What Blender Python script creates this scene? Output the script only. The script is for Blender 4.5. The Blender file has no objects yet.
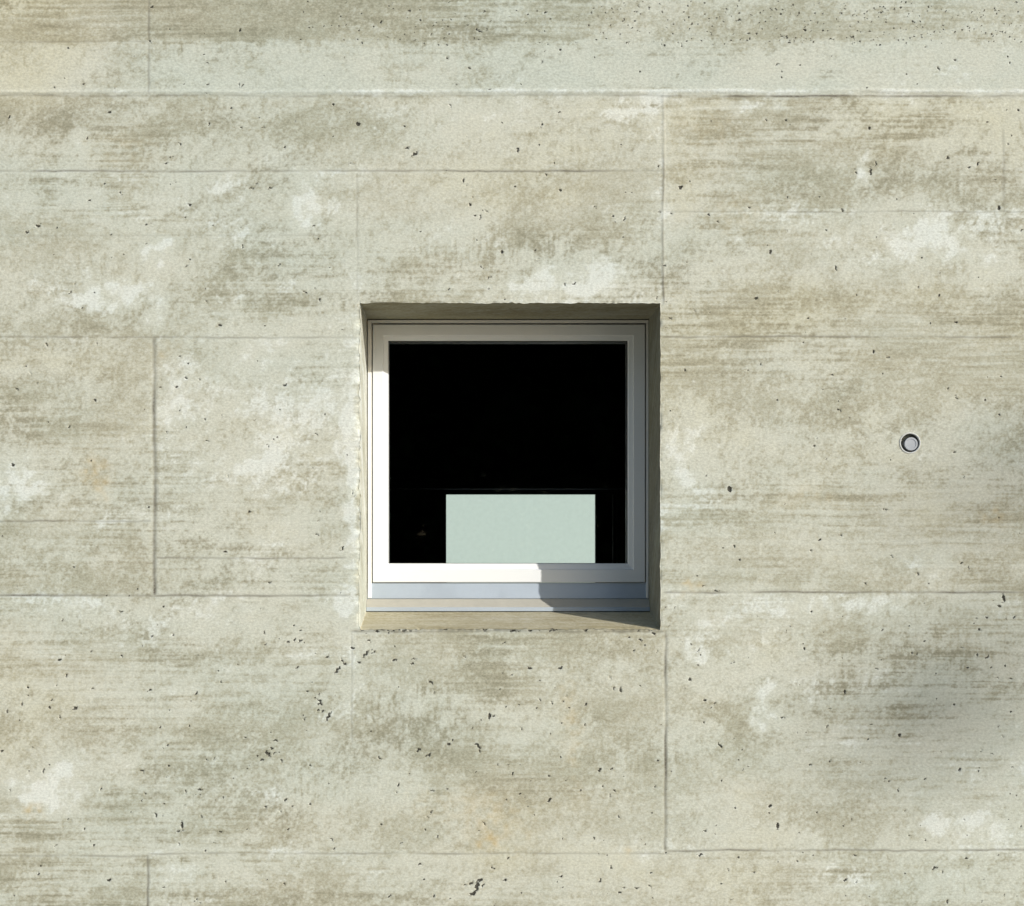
import bpy, bmesh, math, random
import numpy as np
from mathutils import Vector
random.seed(7); rng=np.random.default_rng(11)
scene=bpy.context.scene
scene.view_settings.view_transform='Standard'; scene.view_settings.look='None'
scene.view_settings.exposure=0
col=scene.collection
# ---------------------------------------------------------------- measures
U=0.003; D=4.5; VX,VY=471.0,566.0
CAMX=(VX-512)*U; CAMZ=1.6
def P(px,py,d=0.0):
    s=U*(D+d)/D
    return CAMX+(px-VX)*s, CAMZ+(VY-py)*s
def PX(px,d=0.0): return P(px,0,d)[0]
def PZ(py,d=0.0): return P(0,py,d)[1]
LX,LY,LZ=0.36,-0.30,0.175
L=Vector((LX,LY,LZ)).normalized()

# ---------------------------------------------------------------- node helpers
class NT:
    def __init__(s,name):
        s.m=bpy.data.materials.new(name); s.m.use_nodes=True
        s.t=s.m.node_tree; s.n=s.t.nodes; s.l=s.t.links
        s.b=s.n['Principled BSDF']; s.out=s.n['Material Output']
    def set(s,sock,v):
        if isinstance(v,bpy.types.NodeSocket): s.l.new(v,sock)
        else: sock.default_value=v
    def math(s,op,a,b=0.0,c=None,clamp=False):
        n=s.n.new('ShaderNodeMath'); n.operation=op; n.use_clamp=clamp
        s.set(n.inputs[0],a); s.set(n.inputs[1],b)
        if c is not None: s.set(n.inputs[2],c)
        return n.outputs[0]
    def coord(s): return s.n.new('ShaderNodeTexCoord').outputs['Object']
    def mapping(s,v,scale,loc=(0,0,0)):
        n=s.n.new('ShaderNodeMapping'); s.l.new(v,n.inputs[0])
        n.inputs['Scale'].default_value=scale; n.inputs['Location'].default_value=loc
        return n.outputs[0]
    def noise(s,v,scale,detail=4,rough=.5,dist=0,color=False):
        n=s.n.new('ShaderNodeTexNoise'); s.l.new(v,n.inputs['Vector'])
        n.inputs['Scale'].default_value=scale; n.inputs['Detail'].default_value=detail
        n.inputs['Roughness'].default_value=rough; n.inputs['Distortion'].default_value=dist
        return n.outputs['Color' if color else 'Fac']
    def rng(s,v,a,b,c=0.0,d=1.0,smooth=False):
        n=s.n.new('ShaderNodeMapRange'); s.l.new(v,n.inputs[0])
        if smooth: n.interpolation_type='SMOOTHSTEP'
        for i,x in enumerate((a,b,c,d)): s.set(n.inputs[1+i],x)
        return n.outputs[0]
    def mix(s,f,a,b,mode='MIX'):
        n=s.n.new('ShaderNodeMix'); n.data_type='RGBA'; n.blend_type=mode
        s.set(n.inputs[0],f)
        for i,x in ((6,a),(7,b)):
            if isinstance(x,tuple): x=(*x,1) if len(x)==3 else x
            s.set(n.inputs[i],x)
        return n.outputs[2]
    def ramp(s,f,stops):
        n=s.n.new('ShaderNodeValToRGB'); s.l.new(f,n.inputs[0]); r=n.color_ramp
        while len(r.elements)<len(stops): r.elements.new(.5)
        for e,(p,c) in zip(r.elements,stops): e.position=p; e.color=(*c,1)
        return n.outputs[0]
    def attr(s,name):
        n=s.n.new('ShaderNodeAttribute'); n.attribute_name=name; return n.outputs['Fac']
    def bump(s,h,strength,dist,normal=None):
        n=s.n.new('ShaderNodeBump'); s.l.new(h,n.inputs['Height'])
        n.inputs['Strength'].default_value=strength; n.inputs['Distance'].default_value=dist
        if normal is not None: s.l.new(normal,n.inputs['Normal'])
        return n.outputs[0]

def concrete(name):
    k=NT(name); c=k.coord()
    film=k.attr('film'); thick=k.attr('thick'); warm=k.attr('warm'); matrix=k.attr('matrix')
    seam_shade=k.attr('seam_shade'); pock=k.attr('pock'); rust=k.attr('rust')
    fine=k.noise(k.mapping(c,(.8,1,1.2)),150,3,.75)
    c2=k.math('MULTIPLY_ADD',fine,.9,-.45)
    base=k.ramp(k.math('MULTIPLY_ADD',c2,.30,matrix),[(0,(.262,.248,.178)),(.35,(.342,.328,.246)),(.65,(.395,.385,.303)),(1,(.448,.445,.368))])
    fl=k.math('ADD',film,k.math('MULTIPLY',c2,.6),clamp=True)
    colr=k.mix(fl,base,(.498,.503,.430))
    tl=k.math('ADD',thick,k.math('MULTIPLY',k.math('MULTIPLY',c2,1.3),thick),clamp=True)
    colr=k.mix(k.math('MULTIPLY',tl,.88),colr,(.605,.620,.572))
    wm=k.ramp(warm,[(0,(.90,.965,1.0)),(.5,(1,1,1)),(1,(1.0,.945,.80))])
    colr=k.mix(.8,colr,wm,'MULTIPLY')
    sp=k.rng(fine,.30,.66,.84,1.12)
    n=k.n.new('ShaderNodeVectorMath'); n.operation='SCALE'; k.l.new(colr,n.inputs[0]); k.l.new(sp,n.inputs[3])
    colr=n.outputs[0]
    colr=k.mix(rust,colr,(.50,.36,.15))
    sn=k.math('MULTIPLY',seam_shade,k.rng(fine,.30,.60,.45,1.1),clamp=True)
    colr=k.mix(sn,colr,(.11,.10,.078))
    dn=k.math('MULTIPLY_ADD',fine,.0105,-.0050)
    holes=k.rng(k.math('ADD',pock,dn),-.0007,.0004,1.0,0.0)
    colr=k.mix(k.math('MULTIPLY',holes,.92),colr,(.030,.027,.022))
    k.l.new(colr,k.b.inputs['Base Color'])
    k.b.inputs['Roughness'].default_value=.9
    k.b.inputs['Specular IOR Level'].default_value=.2
    h=k.math('MULTIPLY',fine,.55)
    h=k.math('MULTIPLY_ADD',film,.25,h)
    h=k.math('MULTIPLY_ADD',holes,-1.6,h)
    k.l.new(k.bump(h,.55,.0020),k.b.inputs['Normal'])
    return k.m

def paint(name,base,rough=.35,dirt=.12,metal=0.0,spec=.5):
    k=NT(name); c=k.coord()
    d=k.rng(k.noise(c,9,4,.7),.42,.75)
    f=k.noise(k.mapping(c,(3,3,40)),12,3,.6)
    cc=k.mix(k.math('MULTIPLY',d,dirt),base,tuple(x*.45 for x in base))
    cc=k.mix(k.math('MULTIPLY',k.rng(f,.5,.8),dirt),cc,(base[0]*.6,base[1]*.56,base[2]*.48))
    k.l.new(cc,k.b.inputs['Base Color'])
    k.l.new(k.rng(d,0,1,rough,min(1,rough+.25)),k.b.inputs['Roughness'])
    k.b.inputs['Metallic'].default_value=metal
    k.b.inputs['Specular IOR Level'].default_value=spec
    k.l.new(k.bump(k.noise(c,60,2,.6),.12,.0006),k.b.inputs['Normal'])
    return k.m

def glass(name,tint,refl=1.0):
    k=NT(name); n=k.n; n.remove(k.b)
    tr=n.new('ShaderNodeBsdfTransparent'); tr.inputs[0].default_value=(*tint,1)
    gl=n.new('ShaderNodeBsdfGlossy'); gl.inputs['Roughness'].default_value=.02
    c=k.coord()
    k.l.new(k.bump(k.noise(c,2.2,2,.5),.05,.004),gl.inputs['Normal'])
    fr=n.new('ShaderNodeFresnel'); fr.inputs[0].default_value=1.5
    mx=n.new('ShaderNodeMixShader')
    k.l.new(k.math('MULTIPLY',fr.outputs[0],refl),mx.inputs[0])
    k.l.new(tr.outputs[0],mx.inputs[1]); k.l.new(gl.outputs[0],mx.inputs[2])
    k.l.new(mx.outputs[0],k.out.inputs[0])
    return k.m

M_conc=concrete('board_formed_concrete')
M_frame=paint('frame_paint',(.82,.80,.75),.38,.06)
M_sash=paint('sash_paint',(.77,.78,.78),.32,.05)
M_rail=paint('weather_bar_metal',(.44,.50,.57),.5,.06,.45)
M_strip=paint('strip_beige',(.42,.40,.345),.5,.25)
M_metal=paint('sill_lip_metal',(.46,.52,.58),.5,.12,.4)
M_gasket=paint('gasket_rubber',(.03,.03,.03),.6,.1)
M_glass=glass('window_glass',(.95,.97,.96),.9)
M_glass2=glass('far_window_glass',(.93,.95,.95),.6)
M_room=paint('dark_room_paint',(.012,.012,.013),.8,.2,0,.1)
M_beam=paint('grey_beam_paint',(.26,.26,.25),.8,.2,0,.1)
M_dark=paint('dark_frame_paint',(.015,.015,.015),.6,.2,0,.2)
M_ring=paint('tie_ring_plastic',(.55,.56,.54),.5,.2)
M_lining_shade=paint('tie_lining_shade',(.10,.10,.098),.6,.2)
M_plug=paint('tie_plug_grey',(.38,.40,.43),.6,.2)
M_outer=paint('plain_concrete',(.36,.35,.31),.9,.35,0,.2)
M_mint=paint('pale_mint_render',(.462,.540,.505),.9,.14,0,.1)

# ---------------------------------------------------------------- object helpers
def link(o,parent=None):
    col.objects.link(o)
    if parent is not None: o.parent=parent
    return o
def empty(name,parent=None,loc=(0,0,0)):
    o=bpy.data.objects.new(name,None); o.empty_display_size=.2
    link(o,parent); return o
def recalc(o):
    bm=bmesh.new(); bm.from_mesh(o.data); bmesh.ops.recalc_face_normals(bm,faces=bm.faces); bm.to_mesh(o.data); bm.free()
def mesh_obj(name,verts,faces,mat,parent=None,bevel=0,smooth=False):
    me=bpy.data.meshes.new(name); me.from_pydata(verts,[],faces); me.update()
    me.materials.append(mat)
    if smooth:
        for p in me.polygons: p.use_smooth=True
    o=bpy.data.objects.new(name,me); link(o,parent)
    if bevel:
        b=o.modifiers.new('bevel','BEVEL'); b.width=bevel; b.segments=2; b.limit_method='ANGLE'
    return o
def boxes(name,bl,mat,parent=None,bevel=0):
    V=[];F=[]
    for (x0,x1,y0,y1,z0,z1) in bl:
        b=len(V)
        V+=[(x,y,z) for x in (x0,x1) for y in (y0,y1) for z in (z0,z1)]
        F+=[tuple(b+i for i in f) for f in ((0,1,3,2),(4,6,7,5),(0,4,5,1),(2,3,7,6),(0,2,6,4),(1,5,7,3))]
    return mesh_obj(name,V,F,mat,parent,bevel)
def mitred(name,x0,x1,z0,z1,wl,wr,wb,wt,prof,mat,parent):
    V=[];Fc=[];n=len(prof)
    for (sx,sz) in ((0,0),(1,0),(1,1),(0,1)):
        for (t,y) in prof:
            V.append((x0+wl*t if sx==0 else x1-wr*t, y, z0+wb*t if sz==0 else z1-wt*t))
    for a_ in range(4):
        b_=(a_+1)%4
        for j in range(n):
            q=(j+1)%n; Fc.append((a_*n+j,b_*n+j,b_*n+q,a_*n+q))
    o=mesh_obj(name,V,Fc,mat,parent); recalc(o); return o

# ---------------------------------------------------------------- building
B=empty('concrete_building')
B['label']='board-formed raw concrete building with one square recessed window'
B['category']='building'

OX0,OX1=PX(360),PX(660.5); OZ0,OZ1=PZ(629.5),PZ(303)
g=.0025
def seg(a,b,step):
    n=max(1,int(round((b-a)/step))); return list(np.linspace(a,b,n+1)[:-1])
fx0,fx1=PX(-30),PX(1054); fz0,fz1=PZ(936),PZ(-30)
xs=np.array(seg(-6,fx0,.06)+seg(fx0,OX0,g)+seg(OX0,OX1,g)+seg(OX1,fx1,g)+seg(fx1,7,.06)+[7.0])
zs=np.array(seg(-.3,fz0,.05)+seg(fz0,OZ0,g)+seg(OZ0,OZ1,g)+seg(OZ1,fz1,g)+seg(fz1,6.5,.06)+[6.5])
nx,nz=len(xs),len(zs)
X,Z=np.meshgrid(xs,zs)
pxs=VX+(xs-CAMX)/U; pys=VY-(zs-CAMZ)/U     # pys decreasing
PXX=VX+(X-CAMX)/U; PYY=VY-(Z-CAMZ)/U
tone=np.zeros_like(X); seamA=np.zeros_like(X); rust=np.zeros_like(X); Y=np.zeros_like(X)
pock=np.full_like(X,.02)
def n1(a,seed,freq):
    r=np.random.default_rng(seed); t=r.normal(size=4096)
    u=((a+20)*freq)%4094; i=np.floor(u).astype(int); f=u-i; f=f*f*(3-2*f)
    return t[i]*(1-f)+t[i+1]*f
def vn(seed,x,z,fx,fz):
    r=np.random.default_rng(seed); T=r.uniform(-1,1,(512,512)).astype(np.float32)
    u=((x+20)*fx)%510; v=((z+20)*fz)%510; i=u.astype(np.int32); j=v.astype(np.int32)
    a=u-i;b=v-j; a=a*a*(3-2*a); b=b*b*(3-2*b)
    return (T[j,i]*(1-a)+T[j,i+1]*a)*(1-b)+(T[j+1,i]*(1-a)+T[j+1,i+1]*a)*b
def fbm(seed,x,z,fx,fz,octs,gain):
    s=0;a=1.0;q=0
    for o in range(octs):
        th=.35*o if max(fx/fz,fz/fx)<2 else 0
        ct,st_=math.cos(th),math.sin(th)
        s=s+a*vn(seed*31+o,x*ct+z*st_,z*ct-x*st_,fx,fz); q+=a*a; a*=gain; fx*=2.03; fz*=2.03
    return s/math.sqrt(q)/.42       # about unit variance
def s01(v,w): return np.clip(.5+v/(4*w),0,1)
wobx=vn(90,X,Z,30,30)*1.5
for (a,b,c,d,t) in [(-3000,149,-3000,42,-.17),(149,4000,-3000,40,-.15),
    (-3000,350,94,171,-.04),(350,663,94,171,.03),(-3000,357,171,235,.03),(-3000,357,235,338,.01),(357,663,171,303,-.02),
    (663,4000,95,212,-.07),(663,4000,212,337,-.02),(-3000,154,338,521,.01),(-3000,154,521,595,-.10),
    (154,355,338,558,.0),(154,355,558,595,.07),(663,4000,337,592,-.08),(-3000,355,595,855,.03),
    (355,666,632,853,-.01),(666,4000,593,850,.09),(-3000,148,856,4000,-.04),(148,4000,852,4000,.05)]:
    w=1.2
    tone+=t*s01(PXX+wobx-a,w)*s01(b-PXX-wobx,w)*s01(PYY+wobx-c,w)*s01(d-PYY-wobx,w)
# smooth pale laitance band over the pour joint, with a ragged upper limit
band=.38*s01(PYY-(46+9*vn(91,X,Z,3,3)+8*vn(92,X,Z,14,14)+5*vn(93,X,Z,50,50)),4.0)*s01(94.5-PYY,.6)*(.75+.35*vn(94,X,Z,5,12))
bi=np.floor((PYY+n1(X,5,1.5)*1.0+12)/43.0).astype(int)
r=np.random.default_rng(3).normal(size=4000)*.022
tone+=r[np.clip(bi+1500,0,3999)]
S=[('h',95.5,-40,660,.45,0,1.0),('h',96,660,1070,.85,1.0,1.1),('h',171,-40,663,.76,-1.0,1.0),('h',212,664,1070,.40,-.5,.8),
 ('h',337.5,-40,358,.50,-.6,.9),('h',337,662,1070,.62,-.9,.9),('h',595.5,-40,348,.85,-1.2,1.1),('h',592.5,664,1070,.78,-1.0,1.0),
 ('h',856,-40,148,.66,-.9,1.0),('h',853.5,148,667,.50,-.8,.9),('h',850.5,667,1070,.72,-1.0,1.0),('h',521,-40,152,.55,-.6,.9),
 ('h',558,156,345,.55,-.6,.9),('h',236,-40,340,.20,-.3,.8),('h',631.5,352,664,.72,-.6,1.3),('h',42,-40,149,.30,-.4,1.0),
 ('v',149,-40,93,.55,-.7,1.2),('v',154,338,595,.92,-1.8,1.9),('v',148,855,950,.72,-1.0,1.3),('v',663.5,95,303,.70,1.0,1.1),
 ('v',665.5,632,851,.90,-1.5,1.4),('v',357,172,300,.30,-.4,1.0),('v',352,634,742,.36,-.5,.9),('v',155,600,852,.10,-.2,.9),
 ('v',1003,128,208,.35,-.4,1.5)]
for (o,p,a,b,st,rd,w) in S:
    if o=='h':
        m=np.where(np.abs(pys-p)<26)[0]; sl_=(slice(m[0],m[-1]+1),slice(None))
        al=PXX[sl_]; q=PYY[sl_]-p-n1(X[sl_],int(p),6)*.35-n1(X[sl_],int(p)+3,40)*.25
    else:
        m=np.where(np.abs(pxs-p)<26)[0]; sl_=(slice(None),slice(m[0],m[-1]+1))
        al=PYY[sl_]; q=PXX[sl_]-p-n1(Z[sl_],int(p),6)*.35-n1(Z[sl_],int(p)+3,40)*.25
    ends=s01(al-a,1.5)*s01(b-al,1.5)
    vary=np.clip(.8+.3*n1(al*U,int(p)+21,14),.2,1.2)
    seamA[sl_]=np.maximum(seamA[sl_],np.exp(-(q/w)**2)*ends*st*vary)
    Y[sl_]+=-rd*.001*np.exp(-(q/(w*1.2))**2)*ends
    tone[sl_]+=.09*np.exp(-(q/5.0)**2)*ends*(.5+.6*n1(al*U,int(p)+9,5))
# raised lip on the pour joint
lipq=PYY-91.5-n1(X,301,5)*.5
Y+=-.0024*np.exp(-(lipq/1.9)**2)*np.clip(.8+.4*n1(X,302,9),.2,1.4)
tone+=.26*np.exp(-(lipq/2.2)**2)
Y+=-.0012*s01(94-PYY,.7)*s01(PYY+40,1)
blobs=[(155,250,17,11,.66),(152,255,34,22,.20),(80,148,16,17,.44),(105,296,42,16,.42),(60,300,60,30,.08),(25,490,28,26,.50),(40,788,36,24,.62),
 (575,278,60,24,.34),(520,288,24,16,.28),(930,245,30,38,.30),(985,255,30,50,.24),(935,568,28,20,.46),(686,450,20,44,.40),(700,540,30,60,.12),
 (303,200,14,28,.34),(340,345,20,70,.10),(352,480,9,150,.42),(345,610,16,24,.42),(760,104,90,7,.30),(900,108,60,8,.26),
 (870,480,36,22,.16),(215,370,60,24,.20),(770,690,50,60,.14),(880,760,90,40,.10),(290,460,60,30,.16),(180,440,34,60,.12),(870,165,6,24,.40),
 (480,130,90,14,.14),(700,640,30,26,.24),(610,850,80,10,.18),(430,700,70,14,.10),(930,880,90,16,.16),(665,190,8,90,.14),(395,790,30,16,.24),
 (240,620,90,12,.18),(70,610,90,12,.18),(820,605,110,10,.16),(200,870,60,12,.14),(500,108,200,12,.14),(60,200,50,12,.18),(500,750,40,30,.06),
 (155,300,14,34,.34),(760,705,14,24,.30),(230,480,40,18,.16),(960,820,50,20,.16),(120,690,60,14,.14),
 (430,262,50,24,-.24),(530,240,24,22,-.18),(280,270,40,40,-.12),(60,20,90,26,-.04),(640,25,30,26,-.12),(700,160,34,60,-.10),(800,240,120,60,-.07),
 (840,390,150,40,-.10),(60,560,80,24,-.10),(600,720,60,80,-.08),(510,750,60,50,-.08),(780,310,100,18,-.10),(720,520,40,14,-.10),
 (625,200,14,9,-.22),(60,130,70,22,-.10),(210,500,60,26,-.11),(90,730,90,40,-.05),(860,420,30,60,-.07)]
wx=vn(1,X,Z,9,9)*9+vn(2,X,Z,26,26)*6+vn(22,X,Z,70,70)*4; wz=vn(3,X,Z,9,9)*9+vn(4,X,Z,26,26)*6+vn(24,X,Z,70,70)*4
brk=.80+.40*vn(6,X,Z,40,40)
def local(x,y,a,b,k=2.2):
    i0,i1=np.searchsorted(pxs,[x-a*k-18,x+a*k+18]); jj=np.where(np.abs(pys-y)<b*k+18)[0]
    return (slice(jj[0],jj[-1]+1),slice(i0,i1))
for (x,y,a,b,t) in blobs:
    s_=local(x,y,a,b)
    r2=((PXX[s_]+wx[s_]-x)/a)**2+((PYY[s_]+wz[s_]-y)/b)**2
    tone[s_]+=t*np.exp(-r2**1.4)*brk[s_]
rb=np.clip(.6+.9*vn(7,X,Z,60,60),0,1.3)
for (x,y,a,b,t) in [(95,482,9,16,.45),(570,730,14,44,.22),(500,826,36,24,.20),(690,580,12,7,.45),(1000,512,12,10,.25),(30,812,9,7,.35),
    (165,348,8,6,.22),(490,845,10,8,.3),(625,855,8,5,.25),(440,800,40,20,.08),(810,500,40,10,.10),(120,150,30,10,.10),(730,220,50,20,.08),(700,130,40,30,.07)]:
    s_=local(x,y,a,b)
    r2=((PXX[s_]+wx[s_]-x)/a)**2+((PYY[s_]+wz[s_]-y)/b)**2
    rust[s_]+=t*np.exp(-r2)*rb[s_]
H=[(358,124,2.4,2.0,0),(415,154,4,1.6,.6),(407,148,2,1.2,0),(681,187,2.2,2.0,0),(502,252,1.6,2.2,0),(730,489,2.4,3.4,0),(870,128,1.4,1.6,0),(757,298,2,1.4,0),
 (871,172,1.2,5,0),(268,754,4.5,1.7,-.9),(262,760,2.2,1.3,0),(272,748,2,1.2,0),(338,670,5,1.4,1.0),(345,664,2,1.2,0),(320,702,4,1.2,-1.0),(328,716,5.5,1.3,1.1),(322,711,2,1.2,0),
 (366,654,4.6,1.3,.9),(352,648,2.2,1.2,0),(359,662,2,1.1,0),(418,750,3,1.3,.5),(428,755,4,1.3,.7),(478,746,4,1.3,-.8),(449,744,2,1.2,0),(490,716,1.5,3.6,0),
 (477,886,5.5,2.2,1.4),(473,894,4.4,1.8,.5),(480,880,3,1.7,0),(471,883,3,1.3,.9),(182,825,1.5,4.2,0),(179,831,2.2,1.2,0),(777,826,1.6,3.6,0),(770,806,1.7,1.7,0),(75,708,2.7,1.7,.3),
 (845,692,1.4,2.6,0),(1003,598,1.6,4.6,.1),(1000,606,2,1.3,0),(980,630,2.3,1.4,0),(948,158,1.8,1.6,0),(220,325,2,1.3,0),(842,210,1.4,1.4,0),(300,641,3,1.2,.8),
 (430,682,3.2,1.2,-.6),(550,800,2.8,1.3,.7),(770,252,1.4,2.3,0),(518,150,1.4,2.6,0),(270,188,2.4,1.2,.4),(110,112,2,1.2,0),(38,226,3.4,1.2,.3),(27,232,2,1.3,0),
 (95,400,1.5,1.5,0),(285,385,2,1.2,0),(225,552,2.2,1.2,0),(12,465,2.2,1.6,0),(250,512,1.6,1.2,0),(600,770,2.4,1.3,.5),(620,690,1.4,2.8,0),(530,668,3,1.2,-.4),
 (560,668,3,1.2,.4),(395,660,3,1.2,.3),(412,664,2,1.2,0),(505,880,2,1.4,0),(690,680,1.5,2.2,0),(705,700,2,1.2,0),(900,735,1.8,1.8,0),(960,770,1.6,2.3,0),(845,880,2.2,1.2,0),
 (935,868,3,1.3,.4),(110,880,2.4,1.3,.3),(200,790,2.2,1.2,0),(285,800,2,1.2,0),(150,690,2.4,1.3,.5),(60,660,2.2,1.3,0),(640,640,2.4,1.2,0),(700,855,3,1.2,.1),
 (999,208,1.6,2.4,0),(1018,110,1.4,1.4,0),(785,120,1.4,1.4,0),(560,190,2,1.2,0),(470,205,1.4,1.6,0),(190,205,1.5,1.3,0),(320,300,1.4,1.6,0),(940,295,1.3,1.3,0),
 (820,540,1.5,1.3,0),(740,560,1.3,1.5,0),(985,400,1.3,1.3,0),(240,30,1.6,1.6,0),(420,20,1.3,1.3,0),(560,50,1.5,1.2,0),(805,30,1.6,1.4,0),(955,60,1.4,1.4,0),(640,72,1.3,1.3,0)]
rr=random.Random(5)
for i in range(700):
    y=rr.uniform(600,905) if rr.random()<.5 else rr.uniform(5,600)
    H.append((rr.uniform(0,1023),y,rr.uniform(.7,1.1)+rr.random()**3*1.9,rr.uniform(.6,1.0),rr.choice([0,.5,.9,1.4,-.7,-1.1])))
for i in range(420):
    H.append((rr.uniform(300,1023) if rr.random()<.4 else rr.uniform(600,1023),rr.uniform(1,46),rr.uniform(.6,1.1),rr.uniform(.6,.95),rr.choice([0,.9,1.5])))
for i in range(26):
    H.append((rr.uniform(360,660),630.8+rr.gauss(0,.6),rr.uniform(1,3.2),rr.uniform(.6,.9),rr.uniform(-.2,.2)))
for (cx,cy) in [(265,756),(330,700),(480,740),(475,885),(370,655),(60,710),(290,640),(560,700),(140,800),(700,650),(545,790),(640,880)]:
    for i in range(6):
        H.append((cx+rr.gauss(0,24),cy+rr.gauss(0,14),rr.uniform(.8,2.4),rr.uniform(.6,1.0),rr.uniform(-1.5,1.5)))
for (x,y,a,b,an) in H:
    x+=rr.uniform(-.6,.6)
    cx,cz=P(x,y); R=(max(a,b)+8)*U
    i0,i1=np.searchsorted(xs,[cx-R,cx+R]); j0,j1=np.searchsorted(zs,[cz-R,cz+R])
    if i1<=i0 or j1<=j0: continue
    dx=(X[j0:j1,i0:i1]-cx)/U; dz=(Z[j0:j1,i0:i1]-cz)/U
    u=dx*math.cos(an)+dz*math.sin(an); v=-dx*math.sin(an)+dz*math.cos(an)
    v=v+.6*np.sin(u*1.3+x)*min(1,a/3)
    dd=(np.sqrt((u/a)**2+(v/b)**2)-1)*min(a,b)*U*.85
    pock[j0:j1,i0:i1]=np.minimum(pock[j0:j1,i0:i1],dd)
    if a>1.3: Y[j0:j1,i0:i1]+=.003*np.clip(-dd/(min(a,b)*U*.5),0,1)
Y+=.0007*vn(12,X,Z,4,6)+.00025*vn(13,X,Z,20,45)
tx,tz=P(910,443); TR=.0295
rad=np.hypot(X-tx,Z-tz); near=np.abs(rad-TR)<.0014
Xd=X.copy(); Zd=Z.copy()
Xd[near]=tx+(X[near]-tx)/rad[near]*TR; Zd[near]=tz+(Z[near]-tz)/rad[near]*TR
Y[(rad<TR)&~near]=.024
def edge(dist,amp,w): return amp*np.exp(-np.clip(dist,0,1)/w)
inx=s01(X-OX0+.004,.001)*s01(OX1+.004-X,.001); inz=s01(Z-OZ0+.004,.001)*s01(OZ1+.004-Z,.001)
jz=np.clip(.7+.8*n1(Z,41,30)+.5*n1(Z,42,110),0.1,3); jx=np.clip(.6+.7*n1(X,43,30)+.5*n1(X,44,110),0.1,3)
Y+=edge(OX0-X,.0065,.008)*(X<=OX0+1e-6)*inz*jz
Y+=edge(X-OX1,.0018,.003)*(X>=OX1-1e-6)*inz*jz
Y+=edge(Z-OZ1,.0018,.003)*(Z>=OZ1-1e-6)*inx*jx
Y+=edge(OZ0-Z,.0022,.004)*(Z<=OZ0+1e-6)*inx*jx
iL=int(np.argmin(abs(xs-OX0))); iR=int(np.argmin(abs(xs-OX1))); jB=int(np.argmin(abs(zs-OZ0))); jT=int(np.argmin(abs(zs-OZ1)))
wl=np.exp(-np.abs(X-OX0)/.006)*inz; Xd-=wl*(.0014*n1(Z,51,25)+.0016*n1(Z,52,90)+.0012)
wr=np.exp(-np.abs(X-OX1)/.006)*inz; Xd+=wr*(.0005*n1(Z,53,25)+.0005*n1(Z,54,90))
wt=np.exp(-np.abs(Z-OZ1)/.006)*inx; Zd+=wt*(.0008*n1(X,55,25)+.0009*n1(X,56,90)+.0015*np.exp(-((X-OX0-.12)/.1)**2))
wb=np.exp(-np.abs(Z-OZ0)/.006)*inx; Zd-=wb*(.0011*n1(X,57,25)+.0011*n1(X,58,90))
co=np.stack([Xd,Y,Zd],-1).reshape(-1,3)
I,J=np.meshgrid(np.arange(nx-1),np.arange(nz-1))
keep=~((I>=iL)&(I<iR)&(J>=jB)&(J<jT))
a=(J*nx+I)[keep]; F=np.stack([a,a+1,a+1+nx,a+nx],-1)
loop=[jB*nx+i for i in range(iL,iR)]+[j*nx+iR for j in range(jB,jT)]+[jT*nx+i for i in range(iR,iL,-1)]+[j*nx+iL for j in range(jT,jB,-1)]
side=np.array([0]*(iR-iL)+[1]*(jT-jB)+[2]*(iR-iL)+[3]*(jT-jB))   # bottom,right,top,left
loop=np.array(loop); N=len(loop)
lp=co[loop]; lx0=X.reshape(-1)[loop]; lz0=Z.reshape(-1)[loop]
depths=[.003,.006,.010,.015]+list(np.arange(.02,.30,.005))+[.30,.34,.45]
SR=.17
rings=[loop]; allco=[co]; base=len(co); sides=[]
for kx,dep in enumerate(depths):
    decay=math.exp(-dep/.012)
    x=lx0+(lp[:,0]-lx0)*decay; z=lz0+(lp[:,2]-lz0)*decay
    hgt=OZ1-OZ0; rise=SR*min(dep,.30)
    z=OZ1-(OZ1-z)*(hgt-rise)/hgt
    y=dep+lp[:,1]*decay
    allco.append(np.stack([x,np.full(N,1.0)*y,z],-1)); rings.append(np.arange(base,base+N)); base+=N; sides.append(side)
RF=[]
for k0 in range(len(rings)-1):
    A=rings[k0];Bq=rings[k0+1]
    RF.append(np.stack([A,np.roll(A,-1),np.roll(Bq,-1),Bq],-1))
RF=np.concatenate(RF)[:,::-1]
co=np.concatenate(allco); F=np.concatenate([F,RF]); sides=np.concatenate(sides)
nv=len(co); ng=X.size
isrev=np.arange(nv)>=ng
dpt=np.where(isrev,np.clip(co[:,1],0,1),0)
xu=co[:,0]+dpt; zu=co[:,2]+dpt*1.0
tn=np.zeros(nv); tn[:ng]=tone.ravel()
tn[isrev]=np.choose(sides,[.02,-.20,-.16,.16])  # shade put into the tone: right and top reveals darker, left paler
bd=np.zeros(nv); bd[:ng]=band.ravel()
wv=.05*vn(70,xu,zu,2,3)+.012*vn(75,xu,zu,14,14)
A_=fbm(1,xu,zu,1.2,2.6,3,.6)
B_=fbm(2,xu+wv,zu+wv,6,10,6,.78)
B2=fbm(3,xu+wv,zu+wv*.5,3.4,19,5,.80)
zz=zu+.0035*vn(71,xu,zu,3,5)+.0012*vn(72,xu,zu,14,20)
G_=fbm(4,xu,zz,5,120,2,.8)
gm=np.clip(.65+.7*fbm(5,xu,zu,1.6,4,3,.6),.1,1.5)
V_=fbm(6,xu+.002*vn(73,xu,zu,20,60),zu,130,13,2,.8)
vm=fbm(7,xu,zu,3.0,6,4,.7)
vloc=np.zeros(nv)      # drip streaks over the opening and below some joints
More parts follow.
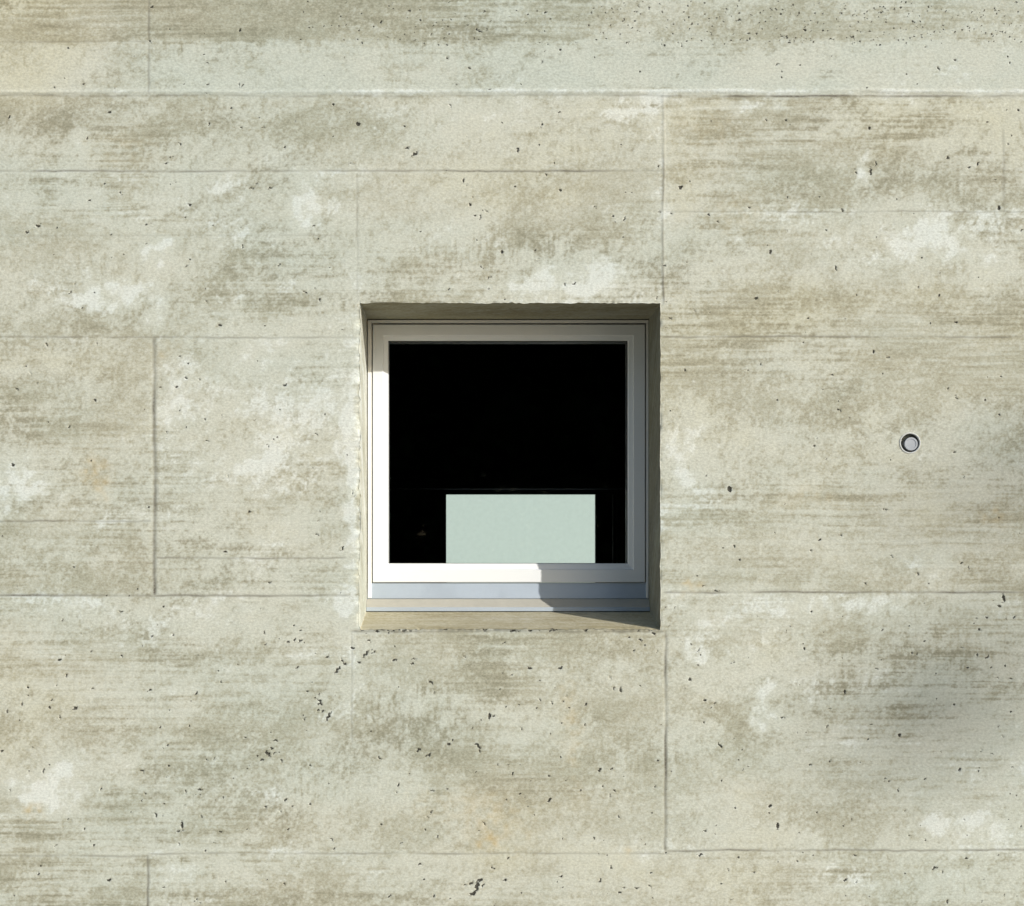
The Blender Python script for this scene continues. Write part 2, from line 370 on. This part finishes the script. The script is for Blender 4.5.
for (x,y,a,b,t) in [(440,255,90,34,1.3),(540,245,50,30,1.0),(700,300,50,40,.8),(260,300,60,40,.8),(730,150,60,50,.5),(400,800,90,50,.5),(860,300,80,30,.6),(90,320,70,20,.5),(640,760,60,50,.6)]:
    vloc[:ng]+=(t*np.exp(-((PXX-x)/a)**2-((PYY-y)/b)**2)).ravel()
vm=np.clip(-.35+.7*vm+vloc,0,1.5)
Fn=fbm(8,xu,zu,95,105,2,.9)
raw=.42*A_+.68*B_+.20*B2+.32*G_*gm+.30*V_*vm+.46*Fn
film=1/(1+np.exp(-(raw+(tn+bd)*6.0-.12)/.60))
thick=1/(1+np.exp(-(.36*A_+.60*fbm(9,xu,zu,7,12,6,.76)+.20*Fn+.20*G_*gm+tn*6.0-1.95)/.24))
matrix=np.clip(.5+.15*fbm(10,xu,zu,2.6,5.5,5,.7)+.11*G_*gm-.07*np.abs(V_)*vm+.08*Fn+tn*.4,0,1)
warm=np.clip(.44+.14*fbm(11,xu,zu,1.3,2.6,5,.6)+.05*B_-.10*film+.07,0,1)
warm[:ng]-= (.14*s01(PXX-700,60)*s01(PYY-560,40)+.05*s01(PYY-600,40)).ravel()  # lower right cooler: greyer concrete plus bluish tree shade put into the colour
warm[:ng]-= (.34*s01(PXX-150,120)*s01(94-PYY,4)).ravel()
warm[:ng]+= (.12*s01(PXX-663,5)*s01(PYY-95,5)*s01(330-PYY,20)).ravel()
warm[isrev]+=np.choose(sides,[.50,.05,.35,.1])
warm=np.clip(warm,0,1)
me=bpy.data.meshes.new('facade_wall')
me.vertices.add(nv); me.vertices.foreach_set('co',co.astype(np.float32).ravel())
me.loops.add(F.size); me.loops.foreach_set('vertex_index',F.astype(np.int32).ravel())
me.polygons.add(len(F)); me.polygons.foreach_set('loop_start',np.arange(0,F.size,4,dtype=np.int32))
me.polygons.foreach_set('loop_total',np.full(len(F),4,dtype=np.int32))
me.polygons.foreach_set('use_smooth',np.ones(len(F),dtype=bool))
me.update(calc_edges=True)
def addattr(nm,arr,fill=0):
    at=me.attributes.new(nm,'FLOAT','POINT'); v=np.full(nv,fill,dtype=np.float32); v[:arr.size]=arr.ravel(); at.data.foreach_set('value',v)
seamShadeF=np.zeros(nv); seamShadeF[:ng]=seamA.ravel()
seamShadeF[isrev]=np.clip(np.choose(sides,[.0,.44,.22,.0])*(1+.25*B_[isrev]),0,1)  # right and top reveals get painted shade through the joint-darkening attribute
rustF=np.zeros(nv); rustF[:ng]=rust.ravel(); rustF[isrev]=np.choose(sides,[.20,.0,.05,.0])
addattr('seam_shade',seamShadeF); addattr('rust',np.clip(rustF,0,.6)); addattr('pock',pock,.02)
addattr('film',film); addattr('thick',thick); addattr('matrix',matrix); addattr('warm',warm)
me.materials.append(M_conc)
wall=bpy.data.objects.new('facade_wall',me); link(wall,B)

ix0,ix1,iz0,iz1=-3.6,3.4,.30,3.1
boxes('side_wall',[(-6,-5.7,.5,5.0,-.3,6.5)],M_outer,B)
boxes('side_wall',[(6.7,7,.5,5.0,-.3,6.5)],M_outer,B)
boxes('roof',[(-6.02,7.02,.012,5.03,6.5,6.7)],M_outer,B)
FD=4.72
fwx0,fwx1=PX(441,FD),PX(617,FD); fwz0,fwz1=PZ(592,FD),PZ(491,FD)
boxes('rear_wall',[(-6,fwx0,4.72,5.0,-.3,6.5),(fwx1,7,4.72,5.0,-.3,6.5),(fwx0,fwx1,4.72,5.0,-.3,fwz0),(fwx0,fwx1,4.72,5.0,fwz1,6.5)],M_outer,B)
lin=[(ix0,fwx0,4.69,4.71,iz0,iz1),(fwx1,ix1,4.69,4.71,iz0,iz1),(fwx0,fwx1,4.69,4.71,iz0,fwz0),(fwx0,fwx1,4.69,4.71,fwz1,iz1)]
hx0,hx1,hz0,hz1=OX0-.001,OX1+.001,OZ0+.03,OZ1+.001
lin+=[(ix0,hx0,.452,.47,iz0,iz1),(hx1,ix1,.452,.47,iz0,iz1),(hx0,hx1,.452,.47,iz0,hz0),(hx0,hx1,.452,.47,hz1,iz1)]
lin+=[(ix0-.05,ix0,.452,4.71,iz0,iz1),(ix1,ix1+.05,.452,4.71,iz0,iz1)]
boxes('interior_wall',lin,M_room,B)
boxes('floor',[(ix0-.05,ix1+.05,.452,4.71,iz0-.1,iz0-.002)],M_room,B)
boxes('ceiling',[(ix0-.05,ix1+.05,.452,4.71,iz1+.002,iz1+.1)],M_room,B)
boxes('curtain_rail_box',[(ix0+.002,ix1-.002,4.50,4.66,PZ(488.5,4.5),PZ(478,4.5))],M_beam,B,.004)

W2=empty('window',B); W2['label']='pale bright far window seen through the dark room'
a0,a1=PX(446,FD),PX(596,FD); s0,s1=PX(612.7,FD),PX(613.5,FD); t1=PZ(494,FD)
boxes('frame',[(fwx0-.01,a0,4.735,4.80,fwz0,fwz1+.01),(a1,s0,4.735,4.80,fwz0,fwz1+.01),(s1,fwx1+.01,4.735,4.80,fwz0,fwz1+.01),
   (a0,a1,4.737,4.80,t1,fwz1+.01),(s0,s1,4.737,4.80,t1,fwz1+.01),(a0,a1,4.737,4.80,fwz0-.01,fwz0+.03),(s0,s1,4.737,4.80,fwz0-.01,fwz0+.03)],M_dark,W2)
mesh_obj('pane',[(a0-.005,4.77,fwz0),(s1+.005,4.77,fwz0),(s1+.005,4.77,t1+.005),(a0-.005,4.77,t1+.005)],[(0,1,2,3)],M_glass2,W2)

# pale rendered building behind, seen through both windows
R=empty('rendered_building'); R['label']='pale mint green rendered building behind the concrete one'; R['category']='building'
boxes('wall',[(-16,22,32,32.3,-.3,11),(-16,-15.7,32.3,42,-.3,11),(21.7,22,32.3,42,-.3,11),(-16,22,42,42.3,-.3,11)],M_mint,R)
boxes('roof',[(-16.3,22.3,31.7,42.6,11.0,11.35)],M_outer,R,.02)
for wx_ in (-12,-8,10,14,18):
    for wz_ in (1.1,4.6,7.8):
        w_=empty('window',R)
        boxes('frame',[(wx_,wx_+1.5,31.93,31.998,wz_+1.42,wz_+1.5),(wx_,wx_+1.5,31.93,31.998,wz_,wz_+.08),(wx_,wx_+.08,31.93,31.998,wz_+.081,wz_+1.419),(wx_+1.42,wx_+1.5,31.93,31.998,wz_+.081,wz_+1.419)],M_frame,w_)
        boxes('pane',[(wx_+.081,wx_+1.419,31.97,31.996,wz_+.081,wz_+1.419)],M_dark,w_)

# ---------------------------------------------------------------- front window
W=empty('window',B); W['label']='square white-framed window set deep in the concrete'
fd=.290
fr=(OX0+.0030,OX1-.0012,PZ(598,fd),OZ1-.0030)
lx=PX(371.6,fd); rx=PX(646.2,fd); tzz=PZ(323.0,fd); bz=PZ(583,fd)
boxes('outer_frame',[(fr[0],lx,fd,.38,fr[2],fr[3]),(rx,fr[1],fd,.38,fr[2],fr[3]),(lx,rx,fd+.0003,.38,tzz,fr[3])],M_frame,W,.0012)
boxes('joint_seal',[(OX0+.0004,fr[0],fd+.012,.36,fr[2],fr[3]),(fr[1],OX1-.0004,fd+.012,.36,fr[2],fr[3]),(OX0+.0004,OX1-.0004,fd+.012,.36,fr[3],OZ1-.0004)],M_gasket,W)
yb0,yb1=fd+.002,fd+.006
zb0,zb1=fr[2]-.002,bz+.0005
q0,q1=OX0+.001,OX1-.001
V=[(q0,yb0,zb0),(q1,yb0,zb0),(q1,yb0,zb0+.004),(q0,yb0,zb0+.004),(q1,yb1,zb1),(q0,yb1,zb1),
   (q1,.37,zb1),(q0,.37,zb1),(q1,.37,zb0),(q0,.37,zb0)]
wbar=mesh_obj('weather_bar',V,[(0,1,2,3),(3,2,4,5),(5,4,6,7),(7,6,8,9),(9,8,1,0),(0,3,5,7,9),(1,8,6,4,2)],M_rail,W,.0008); recalc(wbar)
sd=fd-.002
sa=(PX(372.6,sd),PX(645.2,sd),PZ(582.4,sd),PZ(324.4,sd))
gx0,gx1,gz0,gz1=PX(388.5,sd+.015),PX(627.5,sd+.015),PZ(563.5,sd+.015),PZ(341,sd+.015)
prof=[(0,.37),(0,sd+.002),(.03,sd),(.66,sd),(.70,sd+.006),(.93,sd+.009),(1.0,sd+.012),(1.0,.37)]
mitred('sash',*sa,gx0-sa[0],sa[1]-gx1,gz0-sa[2],sa[3]-gz1,prof,M_sash,W)
gy=.316
mitred('gasket',gx0-.003,gx1+.003,gz0-.003,gz1+.003,.0045,.0045,.0045,.0045,[(0,sd+.013),(1,sd+.015),(1,gy),(0,gy)],M_gasket,W)
mesh_obj('pane',[(gx0-.003,gy-.002,gz0-.003),(gx1+.003,gy-.002,gz0-.003),(gx1+.003,gy-.002,gz1+.003),(gx0-.003,gy-.002,gz1+.003)],[(0,1,2,3)],M_glass,W)
y_f=.262; zf=PZ(607.5,y_f); zk=zb0-.001; zl=PZ(611.2,y_f)
e0,e1=OX0+.0008,OX1-.0008
V=[(e0,fd+.003,zk),(e1,fd+.003,zk),(e1,y_f,zf),(e0,y_f,zf),(e0,fd+.003,zk-.004),(e1,fd+.003,zk-.004),(e1,y_f,zf-.004),(e0,y_f,zf-.004)]
o=mesh_obj('sill_board',V,[(0,1,2,3),(7,6,5,4),(0,3,7,4),(1,5,6,2),(3,2,6,7),(0,4,5,1)],M_strip,W); recalc(o)
boxes('sill_lip',[(e0,e1,y_f-.004,y_f-.0004,zl,zf+.0010)],M_metal,W,.0008)
boxes('frame_foot',[(OX0+.001,OX1-.001,fd+.012,.40,OZ0+.02,zb0-.001)],M_dark,W)

# tie hole
T=empty('tie_hole',B); T['label']='round formwork tie hole with a grey plug'
def lathe(name,prof,mat,cx,cz,seg=48,cap=False):
    V=[];Fc=[]
    for i in range(seg):
        a=2*math.pi*i/seg
        for (r_,y) in prof: V.append((cx+r_*math.cos(a),y,cz+r_*math.sin(a)))
    n=len(prof)
    for i in range(seg):
        k2=(i+1)%seg
        for j in range(n-1): Fc.append((i*n+j,k2*n+j,k2*n+j+1,i*n+j+1))
    if cap: Fc.append(tuple(i*n+n-1 for i in range(seg)))
    o=mesh_obj(name,V,Fc,mat,T,smooth=False); recalc(o); return o
lathe('sleeve_ring',[(.0322,.003),(.0318,-.0014),(.0300,-.0022),(.0280,-.0010),(.0272,.003)],M_ring,tx,tz)
lathe('hole_shade_lining',[(.0278,.002),(.0268,.012),(.0262,.0235)],M_lining_shade,tx,tz)  # dark lining, with the off-centre plug, paints in the shadow crescent
lathe('plug',[(.0200,.0225),(.0200,.0025),(.0192,.0015),(.0150,.0015),(.0142,.0028),(.0001,.0028)],M_plug,tx+.0040,tz-.0026,cap=True)

# ---------------------------------------------------------------- ground
k=NT('gravel_ground'); c=k.coord()
gcol=k.ramp(k.noise(c,.8,6,.7),[(.3,(.25,.235,.19)),(.5,(.32,.30,.25)),(.7,(.38,.36,.31))])
k.l.new(gcol,k.b.inputs['Base Color']); k.b.inputs['Roughness'].default_value=.95
k.l.new(k.bump(k.noise(c,60,3,.7),.6,.02),k.b.inputs['Normal'])
go=mesh_obj('ground',[(-3000,-3000,0),(3000,-3000,0),(3000,3000,0),(-3000,3000,0)],[(0,1,2,3)],k.m)
go['kind']='structure'

# ---------------------------------------------------------------- trees
k=NT('leaf_foliage'); c=k.coord()
lc=k.ramp(k.noise(c,1.3,2,.6),[(.3,(.025,.042,.014)),(.55,(.045,.068,.024)),(.75,(.07,.09,.035))])
k.l.new(lc,k.b.inputs['Base Color']); k.b.inputs['Roughness'].default_value=.85; k.b.inputs['Specular IOR Level'].default_value=.1
M_leaf=k.m
k=NT('tree_bark'); c=k.coord()
bc=k.ramp(k.noise(k.mapping(c,(8,8,1.5)),4,4,.7),[(.3,(.05,.038,.028)),(.7,(.14,.115,.09))])
k.l.new(bc,k.b.inputs['Base Color']); k.b.inputs['Roughness'].default_value=.9
M_bark=k.m
def leafmesh(name,V,parent):
    nf=len(V)//4
    m=bpy.data.meshes.new(name); m.vertices.add(len(V)); m.vertices.foreach_set('co',V.astype(np.float32).ravel())
    m.loops.add(len(V)); m.loops.foreach_set('vertex_index',np.arange(len(V),dtype=np.int32))
    m.polygons.add(nf); m.polygons.foreach_set('loop_start',np.arange(0,len(V),4,dtype=np.int32))
    m.polygons.foreach_set('loop_total',np.full(nf,4,dtype=np.int32)); m.update(calc_edges=True)
    m.materials.append(M_leaf); return link(bpy.data.objects.new(name,m),parent)
def leafquads(p,size,r):
    n_=len(p)
    u=r.normal(size=(n_,3)); u/=np.linalg.norm(u,axis=1)[:,None]
    v=np.cross(u,r.normal(size=(n_,3))); v/=np.linalg.norm(v,axis=1)[:,None]
    s_=size*r.uniform(.6,1.3,(n_,1))
    return np.stack([p-u*s_,p+v*s_*.5,p+u*s_,p-v*s_*.5],1).reshape(-1,3)
def leaves(name,clumps,size,seed,parent):
    r=np.random.default_rng(seed); VV=[];
    for (cx,cy,cz,rd,n_) in clumps:
        p=r.normal(size=(n_,3)); p/=np.linalg.norm(p,axis=1)[:,None]
        p*=(r.uniform(0,1,(n_,1))**.45)*rd*r.uniform(.75,1.15,(n_,1)); p[:,2]*=.75
        p+=np.array([cx,cy,cz]); VV.append(leafquads(p,size,r))
    return leafmesh(name,np.concatenate(VV),parent)
def limbs(name,paths,parent):
    V=[];Fc=[]
    for pts in paths:
        b0=len(V); sg=9
        for (x,y,z,r_) in pts:
            for i in range(sg):
                a=2*math.pi*i/sg; V.append((x+r_*math.cos(a),y+r_*math.sin(a),z+r_*.25*math.sin(a*2)))
        for q in range(len(pts)-1):
            for i in range(sg):
                Fc.append((b0+q*sg+i,b0+q*sg+(i+1)%sg,b0+(q+1)*sg+(i+1)%sg,b0+(q+1)*sg+i))
    return mesh_obj(name,V,Fc,M_bark,parent,smooth=True)
def tree(x,y,h,cr,seed,extra=(),low=.35,n_=26,dens=420,label='leafy broad tree on the gravel ground',size=.085):
    r=random.Random(seed); T_=empty('tree'); T_['label']=label; T_['category']='tree'; T_['group']='trees standing on the open ground'
    cz=h-cr*.8; cl=[];paths=[[(x,y,-.1,h*.032),(x+.05,y,h*.2,h*.023),(x-.04,y+.05,h*.45,h*.017),(x,y,h*.8,h*.006)]]
    for i in range(n_):
        a=r.uniform(0,2*math.pi); e=r.uniform(-1,1); rr_=cr*r.uniform(.35,.9)*math.sqrt(max(.1,1-e*e*.7))
        px_,py_,pz_=x+rr_*math.cos(a),y+rr_*math.sin(a),max(h*low*.6,cz+e*(h-h*low)*.45)
        cl.append((px_,py_,pz_,cr*r.uniform(.25,.42),dens))
        if i%3==0: paths.append([(x,y,h*.35,h*.010),((x+px_)/2,(y+py_)/2,(h*.38+pz_)/2,h*.006),(px_,py_,pz_,.012)])
    for (px_,py_,pz_,rd,m_) in extra:
        cl.append((px_,py_,pz_,rd,m_))
        paths.append([(x,y,pz_-.3,.03),((x+px_)/2,(y+py_)/2,pz_-.1,.018),(px_,py_,pz_,.005)])
    limbs('trunk',paths,T_); leaves('crown',cl,size,seed,T_)
def sunpt(px,py,t):
    x,z=P(px,py); return (x+L.x*t,L.y*t,z+L.z*t)
t=42.0
ex=[]
for (px,py,rd,m_) in [(925,695,.24,40),(870,665,.18,12),(985,730,.22,22),(1010,640,.2,10),(1005,480,.24,28),(960,530,.2,6)]:
    q=sunpt(px,py,t); ex.append((*q,rd,m_))
q=sunpt(2300,560,t)
tree(q[0],q[1],q[2]+1.2,1.7,4,extra=ex,label='leafy tree whose branch ends shade the concrete wall',low=.75,size=.07)
i=0
for (x,y,h,cr) in [(-4.6,-19,9,3.2),(-.6,-21,10.5,3.6),(3.2,-19.5,9.2,3.2),(-2.4,-24.5,11,3.6),(1.8,-25,11,3.6)]:
    i+=1; tree(x,y,h,cr,20+i,low=.12,n_=46,dens=280,size=.17)
r=np.random.default_rng(77); nh=22000
p=np.stack([r.uniform(-7,6,nh),-16.5+r.normal(0,.42,nh),r.uniform(0,1,nh)**.9*3.6],1)
p[:,2]*=1+.10*np.sin(p[:,0]*1.7)+.06*np.sin(p[:,0]*5.1)
hv=leafquads(p,.14,r)  # unseen leaf screen added behind the camera to keep the pane's reflection dark
HG=leafmesh('hedge_screen',hv,None); HG['label']='added unseen dark green hedge below the trees'; HG['category']='hedge_screen'; HG['kind']='stuff'

# ---------------------------------------------------------------- light
w=bpy.data.worlds.new('World'); scene.world=w; w.use_nodes=True
nt=w.node_tree; sk=nt.nodes.new('ShaderNodeTexSky'); sk.sky_type='NISHITA'; sk.sun_disc=False
el=math.asin(L.z); az=math.atan2(L.x,L.y)
sk.sun_elevation=el; sk.sun_rotation=az; sk.air_density=1.0; sk.dust_density=1.0; sk.ozone_density=1.5
nt.links.new(sk.outputs[0],nt.nodes['Background'].inputs[0]); nt.nodes['Background'].inputs[1].default_value=.145
sl=bpy.data.lights.new('sun','SUN'); sl.energy=4.6; sl.angle=math.radians(.53); sl.color=(1.0,.968,.905)
so_=bpy.data.objects.new('sun',sl); col.objects.link(so_); so_.rotation_mode='QUATERNION'; so_.rotation_quaternion=L.to_track_quat('Z','Y')
so_.location=(8,-8,8)
# ---------------------------------------------------------------- camera
cd=bpy.data.cameras.new('camera'); cam=bpy.data.objects.new('camera',cd); col.objects.link(cam); scene.camera=cam
cam.location=(CAMX,-D,CAMZ); cam.rotation_euler=(math.radians(90),0,0)
cd.sensor_width=36; cd.sensor_fit='HORIZONTAL'; cd.lens=36*D/(1024*U)
cd.shift_x=(512-VX)/1024; cd.shift_y=(VY-453)/1024
cd.clip_start=.05; cd.clip_end=8000
